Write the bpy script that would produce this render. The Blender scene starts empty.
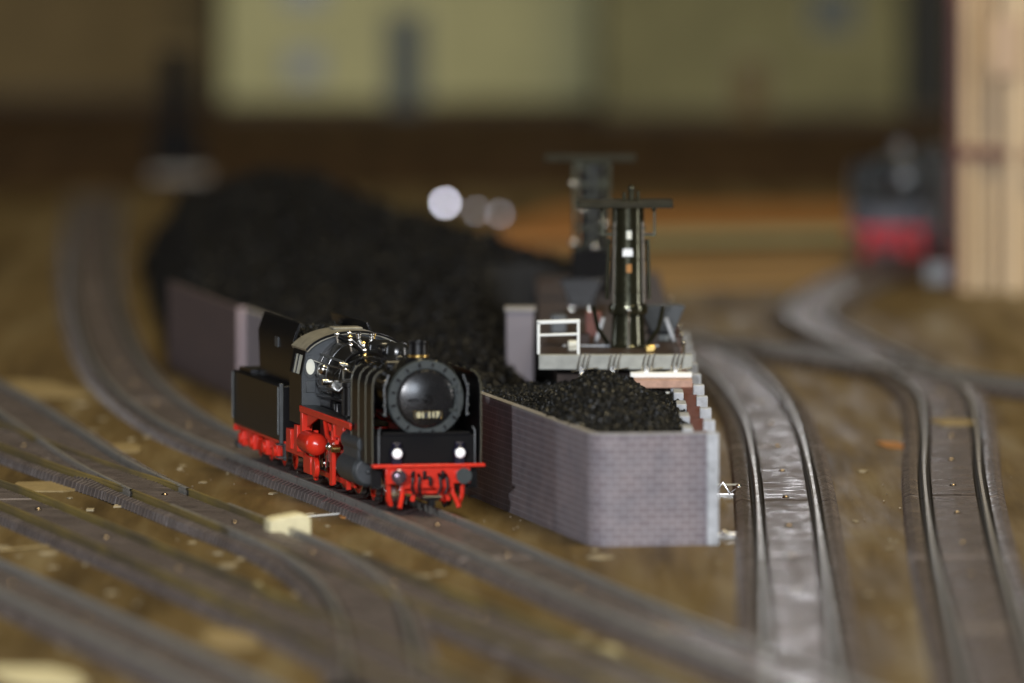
import bpy, math, random
from mathutils import Vector, Matrix
random.seed(7)
PI = math.pi
scn = bpy.context.scene
C = scn.collection

# ------------------------------------------------------------------ camera (1 unit = 1 cm)
CAM_H, PITCH, FPX = 22.46, math.radians(3.49), 9700.0
cam = bpy.data.cameras.new("camera")
cam.sensor_width = 36.0
cam.lens = FPX / 1024 * 36.0
cam.clip_start = 1.0
cam.clip_end = 6000
cam.dof.use_dof = True
cam.dof.focus_distance = 291.0
cam.dof.aperture_fstop = 0.118
cam_o = bpy.data.objects.new("camera", cam)
cam_o.location = (0, 0, CAM_H)
cam_o.rotation_euler = (PI / 2 - PITCH, 0, 0)
C.objects.link(cam_o)
scn.camera = cam_o

# ------------------------------------------------------------------ world, lamps, exposure
w = bpy.data.worlds.new("World"); scn.world = w; w.use_nodes = True
w.node_tree.nodes["Background"].inputs[0].default_value = (0.85, 0.82, 0.8, 1)
w.node_tree.nodes["Background"].inputs[1].default_value = 0.035
scn.view_settings.view_transform = 'Standard'
scn.view_settings.look = 'None'
scn.view_settings.exposure = 0.25
scn.view_settings.gamma = 1

def area(name, loc, target, sx, sy, power, col):
    l = bpy.data.lights.new(name, 'AREA'); l.shape = 'RECTANGLE'
    l.size = sx; l.size_y = sy; l.energy = power; l.color = col
    o = bpy.data.objects.new(name, l); C.objects.link(o)
    o.location = loc
    o.rotation_euler = (Vector(target) - Vector(loc)).to_track_quat('-Z', 'Y').to_euler()
    return o
area("flash_light", (-58, 30, 62), (0, 290, 2), 5, 5, 330000, (0.95, 0.96, 1.0))
area("front_light", (10, -60, 70), (0, 290, 2), 90, 50, 380000, (0.80, 0.88, 1.0))
area("room_light_back", (29, 1000, 78), (9, 300, 0), 14, 40, 21000, (0.95, 0.95, 1.0))
area("room_light_left", (-190, 356, 36), (0, 320, 4), 24, 60, 45000, (0.86, 0.92, 1.0))
area("room_light_right", (210, 243, 42), (0, 310, 4), 30, 80, 110000, (1.0, 0.97, 0.93))
area("ceiling_light", (60, 230, 260), (20, 420, 0), 120, 60, 460000, (1.0, 0.84, 0.52))

# ------------------------------------------------------------------ helpers
def gp(px, py, h=0.0):
    """ground plan point (x, y) that the photograph shows at this pixel, for a surface of height h"""
    c, s = math.cos(PITCH), math.sin(PITCH)
    dx, du = px - 512.0, -(py - 341.5)
    d = (dx, FPX * c + du * s, -FPX * s + du * c)
    t = (h - CAM_H) / d[2]
    return (d[0] * t, d[1] * t)

class MB:
    def __init__(s): s.v = []; s.f = []; s.uv = None
    def add(s, vs, fs):
        o = len(s.v); s.v += [tuple(v) for v in vs]; s.f += [tuple(i + o for i in f) for f in fs]
    def box(s, c, d, rot=None):
        x, y, z = d[0] / 2, d[1] / 2, d[2] / 2
        vs = [Vector(p) for p in ((-x,-y,-z),(x,-y,-z),(x,y,-z),(-x,y,-z),(-x,-y,z),(x,-y,z),(x,y,z),(-x,y,z))]
        if rot: m = Matrix.Rotation(rot[1], 3, rot[0]); vs = [m @ v for v in vs]
        s.add([v + Vector(c) for v in vs], [(0,3,2,1),(4,5,6,7),(0,1,5,4),(1,2,6,5),(2,3,7,6),(3,0,4,7)])
        return s
    def cyl(s, p0, p1, r0, r1=None, n=24, caps=True):
        if r1 is None: r1 = r0
        p0, p1 = Vector(p0), Vector(p1); a = (p1 - p0).normalized()
        u = a.orthogonal().normalized(); w_ = a.cross(u)
        vs = []
        for p, r in ((p0, r0), (p1, r1)):
            for i in range(n):
                t = 2 * PI * i / n; vs.append(p + (u * math.cos(t) + w_ * math.sin(t)) * r)
        fs = [(i, (i + 1) % n, n + (i + 1) % n, n + i) for i in range(n)]
        if caps: fs += [tuple(range(n - 1, -1, -1)), tuple(range(n, 2 * n))]
        s.add(vs, fs); return s
    def lathe(s, prof, org, axis=(0, 0, 1), n=32, sy=1.0, caps=True):
        """prof: list of (radius, distance along axis)"""
        a = Vector(axis).normalized(); u = a.orthogonal().normalized()
        if abs(a.y) > .9: u = Vector((1, 0, 0))
        if abs(a.z) > .9: u = Vector((1, 0, 0))
        w_ = a.cross(u); org = Vector(org); vs = []; fs = []
        for r, h in prof:
            for i in range(n):
                t = 2 * PI * i / n; vs.append(org + a * h + (u * math.cos(t) + w_ * math.sin(t) * sy) * max(r, 1e-4))
        for k in range(len(prof) - 1):
            for i in range(n):
                j = (i + 1) % n; fs.append((k * n + i, k * n + j, (k + 1) * n + j, (k + 1) * n + i))
        if caps and prof[0][0] > 1e-3: fs.append(tuple(range(n - 1, -1, -1)))
        if caps and prof[-1][0] > 1e-3: fs.append(tuple((len(prof) - 1) * n + i for i in range(n)))
        s.add(vs, fs); return s
    def sphere(s, c, r, n=16, m=10):
        return s.lathe([(r * math.sin(PI * k / m), -r * math.cos(PI * k / m)) for k in range(m + 1)], c, (0, 0, 1), n)
    def tube(s, pts, r, n=8):
        pts = [Vector(p) for p in pts]; rings = []; u = None
        for i, p in enumerate(pts):
            a = (pts[min(i + 1, len(pts) - 1)] - pts[max(i - 1, 0)]).normalized()
            u = a.orthogonal().normalized() if u is None else (u - a * u.dot(a)).normalized()
            w_ = a.cross(u)
            rings += [p + (u * math.cos(2 * PI * k / n) + w_ * math.sin(2 * PI * k / n)) * r for k in range(n)]
        fs = []
        for i in range(len(pts) - 1):
            for k in range(n):
                j = (k + 1) % n; fs.append((i * n + k, i * n + j, (i + 1) * n + j, (i + 1) * n + k))
        fs += [tuple(range(n - 1, -1, -1)), tuple((len(pts) - 1) * n + k for k in range(n))]
        s.add(rings, fs); return s
    def prism(s, poly, axis, a0, a1):
        """poly in the two other axes, extruded along axis from a0 to a1"""
        def P(q, a):
            return {'x': (a, q[0], q[1]), 'y': (q[0], a, q[1]), 'z': (q[0], q[1], a)}[axis]
        n = len(poly); vs = [P(q, a0) for q in poly] + [P(q, a1) for q in poly]
        s.add(vs, [tuple(range(n)), tuple(range(2 * n - 1, n - 1, -1))] + [(i, n + i, n + (i + 1) % n, (i + 1) % n) for i in range(n)])
        return s
    def build(s, name, mat, parent=None, bevel=0, smooth=35, seg=2):
        me = bpy.data.meshes.new(name); me.from_pydata(s.v, [], s.f)
        if s.uv:
            ul = me.uv_layers.new(name='UVMap')
            for i, l in enumerate(me.loops): ul.data[i].uv = s.uv[l.vertex_index]
        import bmesh
        bm = bmesh.new(); bm.from_mesh(me); bmesh.ops.recalc_face_normals(bm, faces=bm.faces); bm.to_mesh(me); bm.free()
        me.materials.append(mat)
        if smooth:
            me.polygons.foreach_set('use_smooth', [True] * len(me.polygons))
            me.set_sharp_from_angle(angle=math.radians(smooth))
        o = bpy.data.objects.new(name, me); C.objects.link(o)
        if parent: o.parent = parent
        if bevel:
            b = o.modifiers.new('bevel', 'BEVEL'); b.width = bevel; b.segments = seg; b.limit_method = 'ANGLE'; b.angle_limit = math.radians(40)
        return o

def tag(o, label=None, cat=None, group=None, kind=None):
    if label: o['label'] = label
    if cat: o['category'] = cat
    if group: o['group'] = group
    if kind: o['kind'] = kind
    return o
def empty(name, loc, rz, label, cat, group=None):
    o = bpy.data.objects.new(name, None); C.objects.link(o)
    o.location = loc; o.rotation_euler = (0, 0, rz); o.empty_display_size = .5
    return tag(o, label, cat, group)
def copy_tree(o, parent=None):
    c = o.copy(); C.objects.link(c); c.parent = parent
    for ch in list(o.children): copy_tree(ch, c)
    return c

def mat(name, col, rough=.5, metal=0, spec=.5, var=.0, vscale=3.0, col2=None, bump=0, bscale=20, bdist=.02, emit=0, coat=0, rvar=0, stretch=None, detail=6):
    m = bpy.data.materials.new(name); m.use_nodes = True
    nt = m.node_tree; N = nt.nodes; L = nt.links; b = N['Principled BSDF']
    b.inputs['Base Color'].default_value = (*col, 1); b.inputs['Roughness'].default_value = rough
    b.inputs['Metallic'].default_value = metal; b.inputs['Specular IOR Level'].default_value = spec
    b.inputs['Coat Weight'].default_value = coat; b.inputs['Coat Roughness'].default_value = .12
    tc = N.new('ShaderNodeTexCoord'); src = tc.outputs['Object']
    if stretch:
        mp = N.new('ShaderNodeMapping'); mp.inputs['Scale'].default_value = stretch
        L.new(src, mp.inputs[0]); src = mp.outputs[0]
    if col2 is None and var: col2 = tuple(c * (1 - var) for c in col)
    if col2:
        no = N.new('ShaderNodeTexNoise'); no.inputs['Scale'].default_value = vscale; no.inputs['Detail'].default_value = detail; no.inputs['Roughness'].default_value = .65
        L.new(src, no.inputs['Vector'])
        r = N.new('ShaderNodeValToRGB'); r.color_ramp.elements[0].position = .36; r.color_ramp.elements[1].position = .64
        r.color_ramp.elements[0].color = (*col, 1); r.color_ramp.elements[1].color = (*col2, 1)
        L.new(no.outputs[0], r.inputs[0]); L.new(r.outputs[0], b.inputs['Base Color'])
    if rvar:
        n2 = N.new('ShaderNodeTexNoise'); n2.inputs['Scale'].default_value = vscale * 1.7; n2.inputs['Detail'].default_value = 5
        L.new(src, n2.inputs['Vector']); mr = N.new('ShaderNodeMapRange')
        mr.inputs[1].default_value = .3; mr.inputs[2].default_value = .7
        mr.inputs[3].default_value = max(.05, rough - rvar); mr.inputs[4].default_value = min(1, rough + rvar)
        L.new(n2.outputs[0], mr.inputs[0]); L.new(mr.outputs[0], b.inputs['Roughness'])
    if bump:
        nb = N.new('ShaderNodeTexNoise'); nb.inputs['Scale'].default_value = bscale; nb.inputs['Detail'].default_value = 6
        L.new(src, nb.inputs['Vector'])
        bp = N.new('ShaderNodeBump'); bp.inputs['Strength'].default_value = bump; bp.inputs['Distance'].default_value = bdist
        L.new(nb.outputs[0], bp.inputs['Height']); L.new(bp.outputs[0], b.inputs['Normal'])
    if emit:
        b.inputs['Emission Color'].default_value = (*col, 1); b.inputs['Emission Strength'].default_value = emit
    return m

M = {}
M['black'] = mat('black_paint', (.005, .005, .006), .28, spec=.35, var=.15, vscale=2)
M['boiler'] = mat('boiler_black', (.013, .013, .012), .2, rvar=.06, vscale=2, var=.2)
M['darkgrey'] = mat('dark_grey_paint', (.05, .056, .06), .42, var=.25, vscale=4)
M['ring'] = mat('smokebox_grey', (.042, .05, .05), .42, var=.2, vscale=5)
M['door'] = mat('smokebox_door_black', (.009, .009, .01), .27, rvar=.03, vscale=3)
M['red'] = mat('red_plastic', (.76, .035, .016), .26, var=.12, vscale=3)
M['steel'] = mat('bright_steel', (.62, .6, .56), .22, 1)
M['brass'] = mat('brass', (.7, .48, .16), .25, 1)
M['gunmetal'] = mat('gunmetal', (.05, .05, .03), .17, .75, coat=.3, rvar=.06, vscale=5)
M['roof'] = mat('cab_roof_grey', (.30, .28, .22), .35, var=.35, vscale=2.5)
M['lampglass'] = mat('lamp_white', (.9, .9, .92), .15, emit=.35)
M['cream'] = mat('cream_plastic', (.8, .8, .68), .4)
M['mattblack'] = mat('matt_black', (.007, .007, .008), .85, spec=.15)
M['plate'] = mat('plate_black', (.02, .02, .02), .35)
M['glass'] = mat('window_glass', (.75, .75, .62), .12, spec=.8)

# ground: varnished brown board with streaks of olive and ochre
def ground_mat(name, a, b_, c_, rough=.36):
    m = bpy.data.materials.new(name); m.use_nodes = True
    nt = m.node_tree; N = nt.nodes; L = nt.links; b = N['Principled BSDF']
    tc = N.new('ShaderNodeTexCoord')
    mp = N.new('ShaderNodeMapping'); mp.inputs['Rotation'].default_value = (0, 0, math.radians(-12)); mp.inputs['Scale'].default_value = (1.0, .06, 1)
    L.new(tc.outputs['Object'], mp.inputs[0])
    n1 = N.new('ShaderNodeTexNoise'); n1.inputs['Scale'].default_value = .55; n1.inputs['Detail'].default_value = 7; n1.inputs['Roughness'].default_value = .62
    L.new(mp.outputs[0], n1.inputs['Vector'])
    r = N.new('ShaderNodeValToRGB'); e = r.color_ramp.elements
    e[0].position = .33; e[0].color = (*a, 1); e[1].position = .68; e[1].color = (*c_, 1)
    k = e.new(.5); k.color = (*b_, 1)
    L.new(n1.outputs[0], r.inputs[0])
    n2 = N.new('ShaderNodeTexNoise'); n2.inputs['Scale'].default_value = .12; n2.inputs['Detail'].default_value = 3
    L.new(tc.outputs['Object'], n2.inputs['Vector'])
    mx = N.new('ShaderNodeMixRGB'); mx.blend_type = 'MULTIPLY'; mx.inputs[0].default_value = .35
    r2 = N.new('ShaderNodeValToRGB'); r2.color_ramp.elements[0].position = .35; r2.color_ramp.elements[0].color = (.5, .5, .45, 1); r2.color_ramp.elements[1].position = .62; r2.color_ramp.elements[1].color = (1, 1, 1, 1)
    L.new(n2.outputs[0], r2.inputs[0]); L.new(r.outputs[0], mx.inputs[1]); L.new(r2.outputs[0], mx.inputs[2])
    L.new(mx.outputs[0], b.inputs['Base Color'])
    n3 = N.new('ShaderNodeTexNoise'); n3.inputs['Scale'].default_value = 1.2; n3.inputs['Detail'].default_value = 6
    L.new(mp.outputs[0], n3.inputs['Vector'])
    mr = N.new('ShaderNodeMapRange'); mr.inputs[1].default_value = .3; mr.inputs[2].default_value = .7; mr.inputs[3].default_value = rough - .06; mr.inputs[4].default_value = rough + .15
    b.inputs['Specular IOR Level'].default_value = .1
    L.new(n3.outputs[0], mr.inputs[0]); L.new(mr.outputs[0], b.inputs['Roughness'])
    nb = N.new('ShaderNodeTexNoise'); nb.inputs['Scale'].default_value = 6; nb.inputs['Detail'].default_value = 5
    L.new(tc.outputs['Object'], nb.inputs['Vector'])
    bp = N.new('ShaderNodeBump'); bp.inputs['Strength'].default_value = .1; bp.inputs['Distance'].default_value = .02
    L.new(nb.outputs[0], bp.inputs['Height']); L.new(bp.outputs[0], b.inputs['Normal'])
    return m
M['ground'] = ground_mat('varnished_board', (.075, .05, .02), (.155, .108, .045), (.23, .18, .095), .46)
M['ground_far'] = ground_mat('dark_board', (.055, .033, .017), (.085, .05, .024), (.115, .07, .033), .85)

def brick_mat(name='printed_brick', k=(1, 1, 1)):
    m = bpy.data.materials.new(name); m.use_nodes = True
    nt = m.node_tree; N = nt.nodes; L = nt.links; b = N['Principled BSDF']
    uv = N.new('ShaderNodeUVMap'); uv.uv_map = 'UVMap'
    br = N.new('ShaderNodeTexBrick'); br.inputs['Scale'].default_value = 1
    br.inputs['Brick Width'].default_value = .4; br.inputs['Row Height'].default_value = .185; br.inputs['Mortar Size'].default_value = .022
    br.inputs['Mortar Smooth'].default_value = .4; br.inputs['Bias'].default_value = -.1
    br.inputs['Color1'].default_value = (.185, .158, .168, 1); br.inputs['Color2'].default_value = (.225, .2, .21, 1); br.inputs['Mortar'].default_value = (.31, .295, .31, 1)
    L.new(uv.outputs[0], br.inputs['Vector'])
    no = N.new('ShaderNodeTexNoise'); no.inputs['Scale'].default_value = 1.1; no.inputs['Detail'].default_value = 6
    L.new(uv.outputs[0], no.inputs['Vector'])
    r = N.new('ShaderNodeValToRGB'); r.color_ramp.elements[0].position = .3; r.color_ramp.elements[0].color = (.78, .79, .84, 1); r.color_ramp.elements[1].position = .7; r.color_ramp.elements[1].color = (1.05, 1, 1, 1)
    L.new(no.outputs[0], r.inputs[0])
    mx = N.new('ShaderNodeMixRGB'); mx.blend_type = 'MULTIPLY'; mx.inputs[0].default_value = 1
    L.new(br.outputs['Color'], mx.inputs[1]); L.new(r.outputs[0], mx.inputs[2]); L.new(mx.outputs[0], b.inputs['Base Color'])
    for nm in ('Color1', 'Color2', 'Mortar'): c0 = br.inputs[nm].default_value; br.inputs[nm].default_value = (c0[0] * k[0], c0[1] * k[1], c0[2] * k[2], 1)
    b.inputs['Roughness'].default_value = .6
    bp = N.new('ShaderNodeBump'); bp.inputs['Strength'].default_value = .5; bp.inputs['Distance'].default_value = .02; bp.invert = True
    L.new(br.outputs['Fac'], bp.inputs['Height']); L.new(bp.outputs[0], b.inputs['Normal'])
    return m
M['brick'] = brick_mat()
M['brickdark'] = brick_mat('weathered_brick', (.42, .32, .28))  # same brick print, tinted darker and browner
M['plaster'] = mat('pale_plaster', (.48, .5, .53), .6, var=.4, vscale=3)
M['coping'] = mat('coping_grey', (.33, .31, .29), .6, var=.3, vscale=4)
M['coal'] = mat('coal', (.006, .006, .005), .42, spec=.3, var=.4, vscale=6, rvar=.2)
M['coalbase'] = mat('coal_bed', (.008, .008, .008), .8, bump=.6, bscale=8, bdist=.1)
M['trackbed'] = mat('pressed_metal_trackbed', (.42, .36, .345), .3, .4, col2=(.27, .235, .225), vscale=.9, rvar=.14, bump=.07, bscale=22, bdist=.008)
M['rail'] = mat('rail_metal', (.42, .4, .36), .34, .5, rvar=.1, vscale=2)
M['slot'] = mat('grimy_rail_slot', (.018, .015, .012), .6, spec=.2)  # dark colour for the recesses either side of each rail
M['sleeper'] = mat('printed_sleeper_brown', (.1, .082, .075), .34, .3, var=.3, vscale=.9, rvar=.1)
M['brassrail'] = mat('brassy_rail', (.5, .38, .12), .3, .5, col2=(.2, .17, .12), vscale=.12)  # warm gold reflection put into the rail colour
M['stud'] = mat('contact_stud', (.3, .24, .18), .25, 1)
M['pinkwood'] = mat('pink_wood', (.55, .33, .24), .6, var=.35, vscale=3)
M['redwood'] = mat('red_brown_wood', (.16, .05, .035), .6, var=.3)
M['white'] = mat('white_paint', (.84, .86, .83), .35)
M['platform'] = mat('platform_grey', (.36, .37, .34), .55, var=.25, vscale=2)
M['platform_top'] = mat('platform_top_brown', (.06, .042, .034), .5, spec=.12, var=.4, vscale=1.5)
M['paper'] = mat('cream_paper', (.72, .66, .42), .7, spec=.12, var=.15, vscale=3)
M['paper2'] = mat('yellowed_card', (.34, .26, .13), .7, spec=.12, var=.25, vscale=2)
M['timber'] = mat('beige_timber', (.7, .57, .4), .6, spec=.12, col2=(.52, .37, .22), vscale=.6, stretch=(4, 4, .1))
M['orange'] = mat('orange_board', (.43, .215, .075), .6, spec=.12, col2=(.36, .16, .05), vscale=.3)

# ------------------------------------------------------------------ the setting
def sheet(name, x0, x1, y0, y1, z, m, nx=1, ny=1):
    mb = MB(); mb.add([(x0, y0, z), (x1, y0, z), (x1, y1, z), (x0, y1, z)], [(0, 1, 2, 3)])
    return tag(mb.build(name, m, smooth=0), kind='structure')
sheet('ground', -400, 400, 60, 497, 0, M['ground'])
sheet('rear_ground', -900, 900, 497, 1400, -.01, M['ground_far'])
mb = MB(); mb.box((0, 1250, 150), (1800, 4, 400))
tag(mb.build('room_wall', mat('room_wall_brown', (.10, .075, .035), .8, var=.3, vscale=.02)), kind='structure')

# ------------------------------------------------------------------ tracks
def spline(pts, step):
    P = [Vector((p[0], p[1])) for p in pts]; out = []
    P = [P[0] * 2 - P[1]] + P + [P[-1] * 2 - P[-2]]
    for i in range(1, len(P) - 2):
        n = max(4, int((P[i + 1] - P[i]).length / .5))
        for k in range(n):
            t = k / n; a, b, c, d = P[i - 1], P[i], P[i + 1], P[i + 2]
            out.append(.5 * ((2 * b) + (c - a) * t + (2 * a - 5 * b + 4 * c - d) * t * t + (3 * b - a - 3 * c + d) * t ** 3))
    out.append(P[-2])
    for _ in range(30):
        out = [out[0]] + [(out[i - 1] + out[i] * 2 + out[i + 1]) / 4 for i in range(1, len(out) - 1)] + [out[-1]]
    res = [out[0]]; acc = 0; last = out[0]
    for p in out[1:]:
        seg = (p - last).length
        while acc + seg >= step:
            last = last + (p - last) * ((step - acc) / seg); seg = (p - last).length; res.append(last.copy()); acc = 0
        acc += seg; last = p
    return res
def track(label, pix, width=3.0, z=0, step=.13, stud_off=0, joint=22.0, jo=0, studs=True, rail='rail', group='model railway tracks laid on the board'):
    pts = spline([gp(px, py, .2 + z) for px, py in pix], step)
    root = empty('railway_track', (0, 0, 0), 0, label, 'track', group)
    hw = width / 2
    def prof(tie, jt):
        e = .085 if tie else 0
        d = -.06 if jt else 0
        return [(-hw + .06 - e, 0), (-hw + .12 - e, .2 + e * .6 + d), (-hw + .26 - e * .5, .29 + e * .5 + d), (-1.06, .26 + d), (-1.0, .20 + d), (-.88, .2), (-.7, .2 + d), (-.64, .25 + e * .6 + d), (0, .26 + e * .6 + d),
                (.64, .25 + e * .6 + d), (.7, .2 + d), (.88, .2), (1.0, .20 + d), (1.06, .26 + d), (hw - .26 + e * .5, .29 + e * .5 + d), (hw - .12 + e, .2 + e * .6 + d), (hw - .06 + e, 0)]
    v = []; f = []; np_ = len(prof(0, 0)); fr = []
    for i, p in enumerate(pts):
        a = (pts[min(i + 1, len(pts) - 1)] - pts[max(i - 1, 0)]).normalized(); nrm = Vector((-a.y, a.x)); fr.append((p, a, nrm))
        s = i * step + jo; jt = (s % joint) < .27
        for (u, h) in prof(i % 4 < 2, jt):
            q = p + nrm * u; v.append((q.x, q.y, h + z))
    for i in range(len(pts) - 1):
        for k in range(np_ - 1): f.append((i * np_ + k, i * np_ + k + 1, (i + 1) * np_ + k + 1, (i + 1) * np_ + k))
    mb = MB(); mb.v = v; mb.f = f; bd = mb.build('trackbed', M['trackbed'], root, smooth=0)
    bd.data.materials.append(M['sleeper'])
    bd.data.materials.append(M['slot'])
    for i, p in enumerate(bd.data.polygons): p.material_index = 2 if i % (np_ - 1) in (3, 4, 5, 6, 9, 10, 11, 12) else 1 if ((i // (np_ - 1)) % 4) in (1, 2) else 0
    for sgn in (-1, 1):
        mb = MB(); v = []; f = []
        for (p, a, nrm) in fr:
            for (u, h) in ((-.07, .19), (-.025, .23), (-.025, .38), (-.05, .41), (-.04, .45), (.04, .45), (.05, .41), (.025, .38), (.025, .23), (.07, .19)):
                q = p + nrm * (u + sgn * .85); v.append((q.x, q.y, h + z))
        n = 10
        for i in range(len(fr) - 1):
            for k in range(n): f.append((i * n + k, i * n + (k + 1) % n, (i + 1) * n + (k + 1) % n, (i + 1) * n + k))
        mb.v = v; mb.f = f; mb.build('rail', M[rail], root, smooth=30)
    if studs:
        proto = None; k = 0
        for i, (p, a, nrm) in enumerate(fr):
            if (i * step + stud_off) % 10.6 < step and 150 < p.y < 420 and abs(p.x) < 26 and k < 40:
                if proto is None:
                    m2 = MB(); m2.lathe([(.12, 0), (.11, .05), (.07, .09), (0, .1)], (0, 0, 0), n=12)
                    o = proto = m2.build('contact_stud', M['stud'], root)
                else:
                    o = proto.copy(); C.objects.link(o)
                o.location = (p.x, p.y, .27 + z); k += 1
    return root, fr
T1 = [(96, 196), (90, 260), (98, 320), (126, 378), (185, 426), (266, 462), (355, 496), (429, 526), (480, 548), (592, 598), (700, 645), (880, 715)]
track('track carrying the steam locomotive, curving from far left to the bottom of the photo', T1, 2.8, 0, stud_off=3)
track('track just below the locomotive track with brass edged rails', [(-60, 415), (0, 440), (85, 472), (150, 493), (225, 523), (330, 563), (430, 603), (560, 655), (700, 712)], 2.8, .012, stud_off=5, rail='brassrail')
track('curved turnout leg bending down out of the brass railed track', [(200, 512), (250, 532), (300, 553), (345, 582), (372, 620), (385, 690)], 2.8, .024, studs=False, jo=5)
track('track merging from the left edge into the brass railed track', [(-60, 370), (0, 402), (50, 434), (105, 470), (160, 497)], 2.8, .036, studs=False, jo=9)
track('track crossing the lower left, third from the locomotive', [(-60, 478), (0, 498), (129, 552), (248, 604), (340, 645), (430, 690), (500, 720)], 2.8, 0, stud_off=7, jo=12, rail='brassrail')
track('lowest and most blurred track in the bottom left corner', [(-60, 556), (0, 583), (110, 634), (200, 676), (300, 725)], 2.8, 0, jo=3)
track('glaring grey track beside the white pillar of the brick bunker', [(640, 333), (690, 348), (728, 370), (755, 398), (772, 430), (783, 480), (791, 550), (799, 640), (804, 720)], 3.05, .006, stud_off=1.5, jo=4)
track('rightmost track that bends back to the blurred locomotive', [(905, 248), (885, 268), (836, 290), (806, 314), (828, 334), (880, 358), (938, 392), (950, 430), (952, 480), (962, 545), (976, 600), (998, 680), (1010, 730)], 3.05, 0, stud_off=6, jo=8)
track('dark track crossing behind the two right hand tracks', [(600, 330), (690, 342), (780, 353), (870, 366), (950, 379), (1090, 397)], 2.8, .03, step=.2, studs=False)

# ------------------------------------------------------------------ steam locomotive
def make_wheel(parent, x, y, r, spokes, sgn, w_=.14):
    mb = MB()
    mb.lathe([(r * .80, -w_ / 2), (r * .93, -w_ / 2), (r * .93, w_ / 2), (r * .80, w_ / 2), (r * .80, -w_ / 2)], (x, y, r), (1, 0, 0), 28, caps=False)
    mb.lathe([(r * .2, -w_ * .8), (r * .2, w_ * .8)], (x, y, r), (1, 0, 0), 14)
    for k in range(spokes):
        t = 2 * PI * k / spokes + .2; m = Vector((x, y + math.cos(t) * r * .5, r + math.sin(t) * r * .5))
        mb.box(m, (w_ * .6, r * .66, r * .085), ('X', t))
    mb.prism([(y + r * .84 * math.cos(t), r + r * .84 * math.sin(t)) for t in [.25 * PI + k * PI / 2 / 8 for k in range(9)]], 'x', x - w_ * .45, x + w_ * .45)
    o = mb.build('wheel', M['red'], parent)
    t_ = MB(); t_.lathe([(r * .925, -w_ / 2 - .01), (r, -w_ / 2 - .01), (r, w_ / 2), (r * .925, w_ / 2 + .01), (r * .925, -w_ / 2 - .01)], (x, y, r), (1, 0, 0), 32, caps=False)
    t_.lathe([(r * .9, 0), (r * 1.07, 0), (r * 1.07, .03), (r * .9, .03), (r * .9, 0)], (x - sgn * (w_ / 2 + .03), y, r), (1, 0, 0), 32, caps=False)
    t_.build('tyre', M['steel'], o)
    return o

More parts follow.
